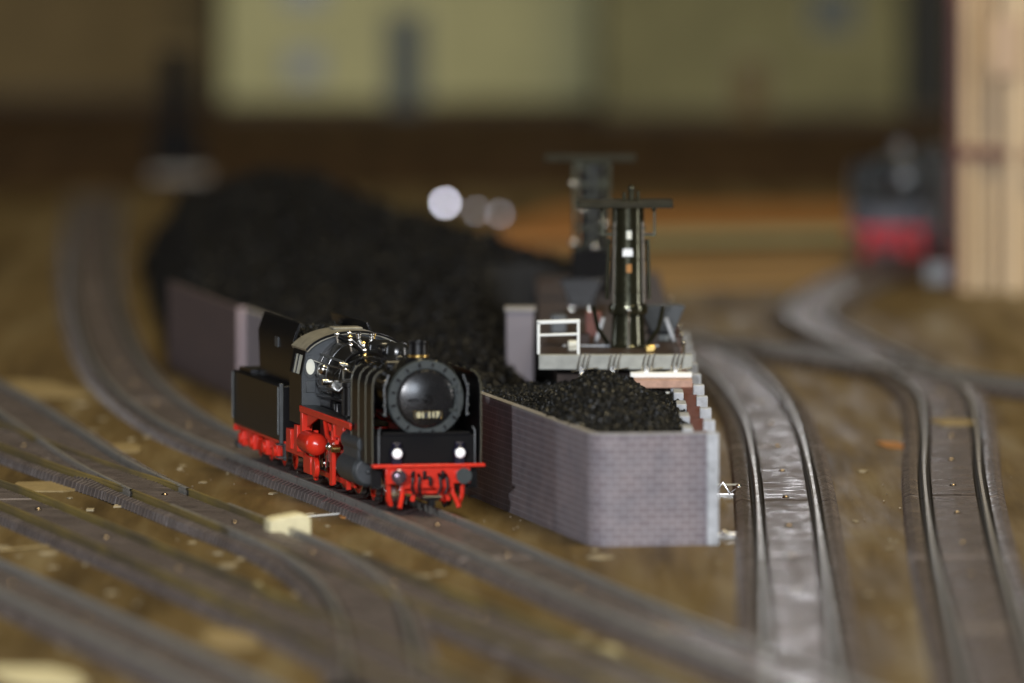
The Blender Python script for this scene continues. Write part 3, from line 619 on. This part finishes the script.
# right side wall: red brown plank with white pillars outside and white blocks inside
rw = empty('pillared_side_wall', (D.x, D.y, 0), 0, 'receding side wall of red brown planks with a row of white pillars', 'wall')
q = MB(); q.box((-.25, 26, 1.45), (.42, 52, 2.9)); q.build('plank', M['redwood'], rw, bevel=.02)
for k in range(10):
    q = MB(); q.box((.02 + .0 * k, .02 + k * 5.2, WH / 2 + .02), (.34, .5, WH + .04)); q.build('pillar', M['plaster'], rw, bevel=.03)
    if k: q = MB(); q.box((-.62, k * 5.2 - 1, 2.9), (.3, 1.7, .34)); q.build('capping_block', M['plaster'], rw, bevel=.03)

# coal
def coal_field(name, label, xs, ys, hf, base_step, n, r0, r1, cm='coal'):
    mb = MB(); nx = int((xs[1] - xs[0]) / base_step); ny = int((ys[1] - ys[0]) / base_step)
    for j in range(ny + 1):
        for i in range(nx + 1):
            x = xs[0] + (xs[1] - xs[0]) * i / nx; y = ys[0] + (ys[1] - ys[0]) * j / ny
            mb.v.append((x, y, max(-.5, hf(x, y) - r0)))
    for j in range(ny):
        for i in range(nx):
            o = j * (nx + 1) + i
            if min(mb.v[o][2], mb.v[o + 1][2], mb.v[o + nx + 1][2], mb.v[o + nx + 2][2]) > -.4: mb.f.append((o, o + 1, o + nx + 2, o + nx + 1))
    c = 0
    while c < n:
        x = random.uniform(*xs); y = random.uniform(*ys); h = hf(x, y)
        if h < .05: continue
        lump(mb, (x, y, h + random.uniform(-.6, .35) * r1), random.uniform(r0, r1) * (1.35 if random.random() < .06 else 1)); c += 1
    o = mb.build(name, M[cm], smooth=0)
    return tag(o, label, 'coal', kind='stuff')
def side(p, a, b):  # >0 left of a->b
    return (b.x - a.x) * (p[1] - a.y) - (b.y - a.y) * (p[0] - a.x)
def wall_dist(x, y, a, b): return side((x, y), a, b) / (b - a).length
RIDGE = [((-14.8, 405), 3.5), ((-12.6, 408), 4.1), ((-9.6, 400), 5.15), ((-6.3, 380), 4.85), ((-3.2, 365), 4.5), ((-.2, 345), 4.3), ((2.2, 330), 4.2)]
def big(x, y):
    if wall_dist(x, y, A, B) < .2 or (y > A.y and wall_dist(x, y, E, A) < .2) or (y > E.y and wall_dist(x, y, F, E) < .2) or y > 425: return -1
    best = 1e9; hr = 3; yr = 0
    for (p, h1), (q_, h2) in zip(RIDGE, RIDGE[1:]):
        ax, ay = p; bx, by = q_; vx, vy = bx - ax, by - ay; t = max(0, min(1, ((x - ax) * vx * 40 + (y - ay) * vy) / (vx * vx * 40 + vy * vy)))
        dd = math.hypot((x - ax - t * vx) * 1.6, (y - ay - t * vy) * .45)
        if dd < best: best = dd; hr = h1 + (h2 - h1) * t; yr = ay + vy * t
    h = 2.85 + (hr - 2.85) * math.exp(-(best / 7) ** 2)
    if y > yr: h -= (y - yr) * .2
    if x > -1.2 and y < 345: h = min(h, 3.3 - (x + 1.2) * .9)
    if x > 2.5: h -= (x - 2.5) * 1.3
    if y > E.y: h = min(h, .1 + 2.2 * wall_dist(x, y, F, E))
    if h < 0: return -1
    return h + .12 * math.sin(x * 2.1 + y * .4) * math.sin(y * .7 - x)
M['coalfar'] = mat('dusty_coal', (.005, .0045, .004), .55, spec=.2, var=.4, vscale=6)
coal_field('coal_heap', 'huge blurred black coal heap filling the bunker behind the locomotive', (-17.5, 5), (296, 440), big, .5, 17000, .12, .24, 'coalfar')
def small(x, y):
    if wall_dist(x, y, A, B) < .12 or y < D.y + .2: return -1
    h = 2.62 + .25 * math.exp(-((x - 2.3) / 2) ** 2) + 1.22 * math.exp(-(abs(x - 2.75) / 1.75) ** 2.2 - ((y - 284.5) / 7.5) ** 2)
    if x < 1.5: h = max(h, 2.95 if y < 292 else 2.95 - (y - 292) * .06 * max(0, min(1, x + 1)))
    return h + .05 * math.sin(x * 5 + y) * math.sin(y * 3 - x * 4)
coal_field('coal_heap', 'small sharp coal heap piled against the corner of the brick wall', (-4.0, 5.15), (274.5, 301), small, .3, 17000, .045, .105)

# ------------------------------------------------------------------ crane platform
PH = 3.82
pl = empty('loading_platform', (3.2, 299, 0), 0, 'grey loading platform behind the small coal heap with pink plank ledge', 'platform')
q = MB(); q.box((0, 0.25, 3.58), (4.75, .5, .46)); q.build('front_edge', M['platform'], pl, bevel=.03)
q = MB(); q.box((-.15, 24.4, 3.55), (4.4, 47.6, .44)); q.build('deck', M['platform_top'], pl, bevel=.02)
q = MB(); q.box((1.45, -.75, 3.0), (1.8, 1.2, .26)); q.build('ledge', M['pinkwood'], pl, bevel=.02)
q = MB(); q.box((1.4, -.35, 3.22), (1.9, .5, .16)); q.build('ledge_trim', M['white'], pl, bevel=.02)
q = MB(); q.box((0, 20, 1.6), (3.6, 38, 3.3)); q.build('platform_support', M['platform_top'], pl)
q = MB(); q.box((-.1, 4.5, PH + .0), (3.0, .2, .05)); q.build('deck_strip', M['plaster'], pl)
for x in (-1.05, -.1, .95, 1.85):
    q = MB()
    q.box((x, -.12, 3.3), (.12, .14, .32)); q.sphere((x, -.2, 3.18), .09, 10, 6)
    for dx in (-.14, 0, .14): q.tube([(x + dx, -.16, 3.3), (x + dx + .02, -.2, 3.5), (x + dx + .07, -.1, 3.72), (x + dx + .13, -.1, 3.86)], .025, 6)
    q.tube([(x - .3, -.14, 3.3), (x + .5, -.14, 3.42)], .02, 6)
    q.build('hook_bracket', M['steel'], pl)
for k in range(2):
    q = MB(); q.box((.95 + k * .55, -1.6, 2.72), (.28, .3, .1)); q.cyl((.95 + k * .55, -1.6, 2.3), (.95 + k * .55, -1.6, 2.7), .07, n=10); q.build('bollard', M['white'], pl)
tw = empty('concrete_post', (.28, 316, 0), 0, 'blurred pale concrete post left of the loading platform', 'post')
q = MB(); q.box((-.02, 0, 2.1), (.9, 1.2, 4.2)); q.build('shaft', mat('lilac_concrete', (.2, .18, .2), .7), tw, bevel=.05)
q = MB(); q.box((-.02, 0, 4.26), (1.0, 1.3, .12)); q.build('cap', M['coping'], tw, bevel=.02)

rl = empty('white_railing', (0, 0, 0), 0, 'small white two bar railing on the left end of the platform', 'railing')
xl, xr, yy = .82, 2.05, 299.3
q = MB(); q.box(((xl + xr) / 2, yy, PH + 1.0), (xr - xl + .1, .09, .12), ('Y', -.03)); q.build('top_bar', M['white'], rl, bevel=.02)
q = MB(); q.box(((xl + xr) / 2, yy, PH + .6), (xr - xl, .07, .08), ('Y', -.03)); q.build('middle_bar', M['white'], rl, bevel=.02)
for x in (xl, xr): q = MB(); q.box((x, yy, PH + .5), (.09, .09, 1.02)); q.build('railing_post', M['white'], rl, bevel=.02)

def crane(label):
    R = empty('crane_tower', (0, 0, 0), 0, label, 'crane', 'coal crane towers')
    G = M['gunmetal']
    q = MB(); q.lathe([(.62, 0), (.6, .06), (.55, .1), (.5, 1.0), (.6, 1.06), (.62, 1.2), (.6, 1.32), (.54, 1.36)], (0, 0, 0), n=28); q.build('pedestal', G, R)
    q = MB(); q.lathe([(.55, 1.3), (.53, 1.6), (.5, 4.1), (.5, 4.42)], (0, 0, 0), n=28); b = q.build('column', G, R)
    for zz, c in ((3.55, 'cream'), (2.5, 'orange')):
        q = MB(); q.box((.02, -.5, zz), (.16, .06, .26)); q.build('inspection_window', M[c], b)
    q = MB(); q.box((-.02, -.52, 3.0), (.3, .05, .24)); q.box((-.02, -.56, 3.0), (.34, .02, .03)); q.box((-.02, -.56, 2.9), (.34, .02, .03)); q.build('maker_plate', M['steel'], b)
    q = MB(); q.tube([(0, -.64, .0), (0, -.58, .9), (0, -.66, 1.25)], .03, 6); q.sphere((0, -.62, 1.2), .07, 10, 8); q.sphere((.02, -.56, .88), .05, 10, 8); q.build('ladder', M['steel'], b)
    q = MB(); q.box((-.1, 0, 4.5), (3.0, 1.6, .22)); q.build('roof_plate', mat('roof_plate_olive', (.035, .032, .02), .6, var=.3, spec=.1) if 'roof_plate_olive' not in bpy.data.materials else bpy.data.materials['roof_plate_olive'], R, bevel=.03)
    q = MB(); q.cyl((.1, 0, 4.6), (.1, 0, 4.95), .1, n=14); q.cyl((-.12, 0, 4.6), (-.12, 0, 4.84), .07, n=12); q.cyl((.3, 0, 4.6), (.3, 0, 4.9), .06, n=12); q.sphere((.1, 0, 4.97), .12, 12, 8); q.build('roof_pulley', M['gunmetal'], R)
    for zz in (1.75, 2.75, 3.3, 3.75):
        q = MB(); q.lathe([(.53, -.03), (.565, -.02), (.565, .02), (.53, .03)], (0, 0, zz), n=28, caps=False); q.build('collar', G, R)
    for s in (-1, 1):
        q = MB(); q.cyl((s * .47, -.3, 1.4), (s * .43, -.3, 3.95), .055, n=10); q.build('guide_rod', M['steel'], R)
    for s in (-1, 1):
        q = MB(); q.box((s * .82, -.3, 4.0), (.07, .07, .9)); q.box((s * .68, -.3, 3.56), (.36, .3, .07)); q.sphere((s * .8, -.36, 4.34), .08, 10, 8); q.build('hanger_bracket', G, R)
        q = MB(); q.cyl((s * .66, .1, 1.5), (s * .6, .1, 3.4), .07, n=12); q.build('side_pipe', G, R)
        q = MB(); q.tube([(s * .62, -.1, .1), (s * .95, -.1, .6), (s * 1.1, -.1, 1.3)], .07, 8); q.build('strut', G, R)
    return R
cr = crane('front crane tower, glossy dark column under a flat roof plate'); cr.location = (3.64, 303.5, PH - .05)
def lattice_crane(label):
    R = empty('crane_tower', (0, 0, 0), 0, label, 'crane', 'coal crane towers'); G = M['gunmetal']; W = .56
    q = MB(); q.box((0, 0, .75), (1.35, 1.3, 1.5)); q.build('machine_house', M['mattblack'], R, bevel=.06)
    for sx in (-1, 1):
        for sy in (-1, 1): q = MB(); q.box((sx * W, sy * W, 2.95), (.14, .14, 3.1)); q.build('corner_post', G, R, bevel=.02)
    for k in range(4):
        z0 = 1.5 + k * .74
        for sy in (-1, 1):
            q = MB(); q.box((0, sy * W, z0 + .74), (1.1, .1, .12)); q.build('cross_bar', G, R)
            q = MB(); q.box((0, sy * W, z0 + .37), (1.25, .07, .09), ('Y', .58 * (1 if k % 2 else -1))); q.build('diagonal_brace', G, R)
    q = MB(); q.cyl((.05, 0, 1.4), (.05, 0, 4.6), .46, .42, n=24); q.build('column', M['boiler'], R)
    q = MB(); q.cyl((.1, 0, 3.5), (.1, 0, 4.6), .12, n=12); q.build('mast_head', M['orange'], R)
    for (x, z) in ((-.62, 3.75), (-.62, 1.75), (.4, 2.4), (-.3, 2.9), (.1, 1.6)): q = MB(); q.sphere((x, -.66, z), .13, 12, 8); q.build('sheave', M['steel'], R)  # steel balls added on the lattice for its white glints
    q = MB(); q.box((-.05, 0, 4.6), (3.1, 1.6, .2)); q.build('roof_plate', bpy.data.materials['roof_plate_olive'], R, bevel=.03)
    return R
c2 = lattice_crane('rear blurred crane tower of open lattice half hidden behind the front one'); c2.location = (2.7, 329, PH + .22)
# small fittings on the deck
for (x, y, dx, dy, dz, mm) in ((-1.3, 3, .3, .4, .3, 'cream'), (-1.0, 6, .5, .5, .35, 'platform_top'), (1.6, 8, .35, .6, .5, 'platform'), (2.0, 12, .2, .3, .7, 'redwood'), (-1.7, 12, .5, .7, .6, 'darkgrey'), (1.1, 2.2, .3, .3, .22, 'brass'), (-.6, 10, .5, .4, .8, 'redwood')):
    q = MB(); q.box((x, y, PH - .05 + dz / 2), (dx, dy, dz)); q.build('deck_fitting', M[mm], pl, bevel=.04)
for k in range(7):
    q = MB(); q.cyl((2.12, 1.0 + k * 4, PH - .05), (2.12, 1.0 + k * 4, PH + .28), .045, n=8); q.sphere((2.12, 1.0 + k * 4, PH + .3), .08, 8, 6); q.build('edge_stud', M['steel'], pl)
# coal tubs standing on the deck
def tub(loc, rz, label, m):
    R = empty('coal_tub', loc, rz, label, 'coal tub', 'tipping tubs on the platform')
    q = MB(); q.prism([(-.38, .3), (.38, .3), (.72, 1.1), (.64, 1.1), (.32, .38), (-.32, .38), (-.64, 1.1), (-.72, 1.1)], 'y', -.5, .5)
    for y in (-.5, .5): q.prism([(-.38, .3), (.38, .3), (.72, 1.1), (-.72, 1.1)], 'y', y - .03, y + .03)
    q.build('hopper', m, R, bevel=.02)
    q = MB(); q.box((0, 0, .24), (.9, .9, .1)); q.build('underframe', M['black'], R)
    for x in (-.32, .32):
        for y in (-.3, .3):
            q = MB(); q.cyl((x - .04, y, .13), (x + .04, y, .13), .13, n=14); q.build('tub_wheel', M['steel'], R)
    return R
tub((4.72, 307, PH - .02), .1, 'grey tipping coal tub right of the front crane tower', M['darkgrey'])
tub((2.35, 322, PH - .02), -.1, 'dark tipping coal tub left of the front crane tower', M['black'])
for i, (px, py, a, lb) in enumerate(((665, 322, .35, 'pale lever leaning at the right edge of the platform deck'), (598, 330, -.3, 'pale lever leaning left of the front crane pedestal'))):
    x, y = gp(px, py, PH); q = MB(); q.box((0, 0, .35), (.12, .12, .8), ('Y', -a)); o = q.build('lever', M['plaster'], bevel=.02); o.location = (x, 306, PH); tag(o, lb, 'lever')

# ------------------------------------------------------------------ background
def px_x(px, y): return (px - 512) / FPX * y
def facade(name, label, px0, px1, py_base, depth, height, m, wins, roof=None):
    x0, yb = gp(px0, py_base); x1, _ = gp(px1, py_base)
    R = empty(name, ((x0 + x1) / 2, yb, 0), 0, label, 'building', 'model buildings at the back')
    q = MB(); q.box((0, depth / 2, height / 2), (x1 - x0, depth, height)); q.build('wall', m, R, bevel=.1)
    q = MB(); q.box((0, depth / 2, .35), (x1 - x0 + .3, depth + .3, .7)); q.build('plinth', bpy.data.materials.get('plinth_brown') or mat('plinth_brown', (.06, .045, .03), .8), R)
    q = MB(); q.prism([(-.8, height), (depth + .8, height), (depth / 2, height + 5)], 'x', -(x1 - x0) / 2 - .6, (x1 - x0) / 2 + .6); q.build('roof', M['redwood'], R)
    sc = FPX / (yb + 1)
    for (a, b, top, bot, mm, nm) in wins:
        h1 = CAM_H - (top + 250) / sc; h0 = CAM_H - (bot + 250) / sc
        xc = ((a + b) / 2 - 512) / sc - (x0 + x1) / 2
        q = MB(); q.box((xc, -.05, (h0 + h1) / 2), ((b - a) / sc + .3, .16, h1 - h0 + .3)); f = q.build(nm + '_frame', mat('f', (.3, .27, .18), .6) if 'f' not in bpy.data.materials else bpy.data.materials['f'], R)
        q = MB(); q.box((xc, -.12, (h0 + h1) / 2), ((b - a) / sc, .1, h1 - h0)); q.build(nm, mm, f)
    return R
ylw = mat('yellow_plaster', (.50, .485, .26), .8, var=.15, vscale=.3)
ylw2 = mat('olive_plaster', (.22, .205, .095), .8, var=.3, vscale=.3)
brn = mat('brown_plaster', (.15, .105, .04), .8, var=.25, vscale=.3)
grn = mat('dark_green_door', (.035, .05, .045), .5)
blu = mat('blue_grey_glass', (.16, .18, .16), .3)
facade('station_building', 'pale yellow building with a tall dark green door at top centre', 222, 596, 112, 12, 20, ylw, [(388, 424, 12, 108, grn, 'door'), (288, 322, 48, 80, blu, 'window'), (285, 325, -40, 5, blu, 'window')])
facade('station_building', 'brown building in the top left corner', -80, 214, 104, 14, 20, brn, [(60, 80, -60, -30, blu, 'window')])
facade('station_building', 'olive building with a dark round window at top right', 602, 902, 122, 14, 20, ylw2, [(812, 852, -10, 30, grn, 'window'), (735, 765, 60, 118, brn, 'door')])
facade('shed', 'black shed in the gap left of the timber wall', 906, 952, 120, 10, 20, mat('shed_black', (.015, .015, .012), .7), [])
facade('station_building', 'dull brown building half hidden behind the timber wall', 954, 1150, 110, 12, 20, brn, [])
# timber structure on the right
R = empty('timber_wall', (0, 0, 0), 0, 'tall wall of beige vertical planks at the right edge', 'wall')
x0, y0 = gp(958, 292)
for k in range(14):
    q = MB(); q.box((x0 + .42 + k * .8, y0 + (k % 2) * .12 + k * .25, 8), (.60, .5, 16)); q.build('plank', M['timber'], R, bevel=.04)
q = MB(); q.box((x0 + 5.8, y0 + 3.6, 8), (12, .3, 16)); q.build('backing_board', M['redwood'], R)
q = MB(); q.box((x0 + 5.6, y0 - .2, 5.6), (11.6, .5, .45), ('Y', .04)); q.build('cross_beam', M['redwood'], R, bevel=.04)
q = MB(); q.box((x0 + 2.3, y0 - 1.2, 8.0), (.5, .5, 16)); q.build('upright', M['timber'], R, bevel=.04)
q = MB(); q.box((x0 + 1.9, y0 - 1.4, 10.2), (1.1, .7, 2.4)); q.build('signboard', mat('dusty_board', (.5, .36, .25), .7), R, bevel=.05)
x, y = gp(945, 282); q = MB(); q.box((0, 0, .4), (1.6, 1.2, .8)); o = q.build('grey_crate', M['plaster'], bevel=.08); o.location = (x, y, 0); tag(o, 'small pale crate on the ground right of the far locomotive', 'crate')
# dark signal mast at far left
x, y = gp(180, 180)
R = empty('signal_mast', (x, y, 0), 0, 'dark blurred signal mast standing at far left behind the coal', 'signal')
q = MB(); q.box((0, 0, .3), (3.0, 2.0, .4)); q.build('base', M['coping'], R, bevel=.1)
q = MB(); q.box((-.2, 0, 1.6), (2.6, 1.6, 1.8)); q.build('cabin', M['mattblack'], R, bevel=.1)
q = MB(); q.box((-.3, 0, 4.6), (1.3, .9, 4.6)); q.build('mast', M['mattblack'], R, bevel=.1)
q = MB(); q.box((-.3, 0, 7.0), (3.6, .6, .3)); q.build('arm', brn, R, bevel=.05)
# added glowing balls on posts stand in for glints, making the round white spots
def glint(px, py, r, e, label):
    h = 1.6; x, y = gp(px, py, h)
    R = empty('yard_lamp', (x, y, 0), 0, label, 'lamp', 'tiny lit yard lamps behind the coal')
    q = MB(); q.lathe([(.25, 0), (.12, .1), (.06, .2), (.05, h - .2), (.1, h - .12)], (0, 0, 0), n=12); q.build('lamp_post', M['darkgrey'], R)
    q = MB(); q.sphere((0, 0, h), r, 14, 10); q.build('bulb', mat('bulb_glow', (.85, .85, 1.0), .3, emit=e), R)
glint(445, 203, .13, 17, 'brightest tiny yard lamp, leftmost white spot behind the coal')
glint(476, 211, .10, 2.4, 'dim middle yard lamp right of the brightest one')
glint(500, 214, .11, 2.4, 'dim rightmost yard lamp next to the rear crane tower')

# flat boards and strips on the rear ground
def slab(name, label, cat, pts, h, m, group=None, z=0):
    P = [gp(*p) for p in pts]; cx = sum(p[0] for p in P) / len(P); cy = sum(p[1] for p in P) / len(P)
    q = MB(); q.prism([(p[0] - cx, p[1] - cy) for p in P], 'z', 0, h); o = q.build(name, m, smooth=0, bevel=min(.02, h * .3)); o.location = (cx, cy, .004 + z)
    return tag(o, label, cat, group)
slab('orange_board', 'long orange brown board lying behind the far right tracks', 'board', [(450, 246), (950, 240), (950, 208), (560, 212)], .3, M['orange'])
slab('paper_strip', 'pale greenish paper strip on the orange board', 'paper', [(640, 250), (850, 246), (850, 236), (640, 240)], .05, mat('pale_green_paper', (.42, .42, .26), .8, spec=.12), z=.32)
slab('tan_board', 'tan board in front of the orange board', 'board', [(560, 292), (850, 286), (850, 252), (560, 256)], .12, mat('tan_board', (.4, .25, .1), .6, spec=.12, var=.3, vscale=.2))
G = 'paper scraps strewn on the left of the board'
scr = [('cream scrap', 'flat cream paper scrap left of the bottom tracks bend', (233, 592), .9, 6, 'paper'), ('s', 'pale paper scrap lying right below the crumpled cream block', (354, 567), .7, 6, 'paper'),
       ('s', 'blurred cream scrap at the bottom centre edge', (585, 660), .9, 8, 'paper'), ('s', 'blurred yellow scrap near the lower left tracks', (232, 640), .7, 5, 'paper2'),
       ('s', 'small tan card left of the tender between two tracks', (124, 449), .6, 4, 'paper2'), ('s', 'long tan strip at the left edge between the tracks', (48, 488), 1.3, 4, 'paper2'),
       ('s', 'tan strip at the far left below the merging track', (25, 390), 1.6, 9, 'paper2'), ('s', 'tiny orange fleck by the locomotive track edge', (345, 517), .2, 1.4, 'orange'),
       ('s', 'tan chip between the rails of the rightmost track', (952, 432), .75, 3, 'paper2'), ('s', 'orange chip left of the rightmost track', (893, 446), .4, 3, 'orange'), ('s', 'cream scrap at the bottom left corner', (40, 678), 1.0, 6, 'paper'),
       ('s', 'thin white flake beneath the tender steps', (261, 478), .2, 1.5, 'white')]
for _, lb, (px, py), sx, sy, mm in scr:
    x, y = gp(px, py); q = MB(); n = 9; pts = []
    for k in range(n):
        t = 2 * PI * k / n; r_ = random.uniform(.8, 1.1); pts.append((math.copysign(abs(math.cos(t)) ** .6, math.cos(t)) * sx * r_, math.copysign(abs(math.sin(t)) ** .6, math.sin(t)) * sy * .5 * r_))
    q.prism(pts, 'z', 0, .05); o = q.build('paper_scrap', M[mm], smooth=0); o.location = (x, y, .31 if py == 432 else .005); o.rotation_euler = (0, 0, random.uniform(-.1, .25)); tag(o, lb, 'scrap', G)
x, y = gp(288, 542)
q = MB(); q.prism([(-.62, 0), (.52, -.1), (.6, .1), (.58, .72), (.3, .82), (-.4, .7), (-.6, .62)], 'y', -.5, .5); o = q.build('paper_block', M['paper'], bevel=.06); o.location = (x, y, .02); o.rotation_euler = (0, 0, .2); tag(o, 'crumpled cream paper block standing between the tracks left of the locomotive', 'paper')
q = MB(); q.prism([(-.7, 0), (.1, 0), (.1, .1), (-.9, .16)], 'y', -.8, .4); o = q.build('paper_flap', M['paper2'], bevel=.02); o.location = (x - .55, y, .03); tag(o, 'tan paper flap beside the crumpled cream block', 'paper')
def strip(label, pts, w_, m, name='wire', h=.06):
    P = [gp(*p) for p in pts]; q = MB(); q.tube([(a, b, .05) for a, b in P], w_, 6); o = q.build(name, m); return tag(o, label, name.replace('_', ' '))
strip('pale wooden lath along the near side of the locomotive track', [(470, 566), (520, 585), (575, 608), (640, 632)], .14, M['paper2'], 'wooden_lath')
strip('thin white wire ending at the locomotive track', [(300, 519), (322, 517), (346, 515)], .035, M['white'])
strip('thin tan wire at the left below the third track', [(0, 552), (25, 550), (48, 548)], .04, M['paper2'])
# feeder connector by the bunker pillar
x, y = gp(728, 540)
R = empty('track_connector', (x, y, 0), 0, 'shiny metal track connector beside the base of the white pillar', 'connector')
q = MB(); q.box((-.2, 0, .12), (1.3, .3, .16)); q.sphere((-.45, -.1, .2), .13, 10, 8); q.sphere((-.1, -.1, .2), .12, 10, 8); q.sphere((.3, -.2, .16), .11, 10, 8); q.build('terminal', M['steel'], R, bevel=.02)
x, y = gp(728, 497)
R = empty('point_lever', (x, y, 0), 0, 'small bent metal point lever between white pillar and grey track', 'lever')
q = MB(); q.tube([(-.4, 0, .1), (-.15, 0, .45), (.05, 0, .12), (.3, 0, .3)], .04, 6); q.box((0, 0, .05), (1.0, .5, .08)); q.sphere((.32, 0, .3), .1, 10, 8); q.build('lever_arm', M['steel'], R)
q = MB(); q.box((-.1, 1.0, .3), (.9, .06, .05)); q.build('lever_rod', M['cream'], R)
mb = MB()
for _ in range(260):
    px = random.choice((random.uniform(-20, 480), random.uniform(-20, 1040))); py = random.uniform(400, 690); x, y = gp(px, py)
    if side((x, y), A, B) > 0 and y > 274 and x < 6.2: continue
    n = random.randint(4, 6); r_ = random.uniform(.05, .2) * (1 if random.random() < .85 else 2); t0 = random.uniform(0, 6)
    mb.prism([(x + math.cos(t0 + 2 * PI * k / n) * r_ * random.uniform(.5, 1.1), y + math.sin(t0 + 2 * PI * k / n) * r_ * 2.2 * random.uniform(.6, 1.1)) for k in range(n)], 'z', .004, random.uniform(.02, .06))
tag(mb.build('pale_crumbs', mat('pale_crumb', (.45, .38, .25), .7, var=.5, vscale=.6, spec=.2), smooth=0), 'flakes and crumbs of pale plaster strewn over the board', 'debris', kind='stuff')
# grit strewn over the board
mb = MB()
for _ in range(900):
    px = random.uniform(-20, 1040); py = random.uniform(330, 690); x, y = gp(px, py); lump(mb, (x, y, .03), random.uniform(.015, .035))
tag(mb.build('grit', mat('pale_grit', (.3, .24, .16), .6, var=.5, vscale=1), smooth=0), 'fine crumbs of grit strewn over the brown board', 'grit', kind='stuff')
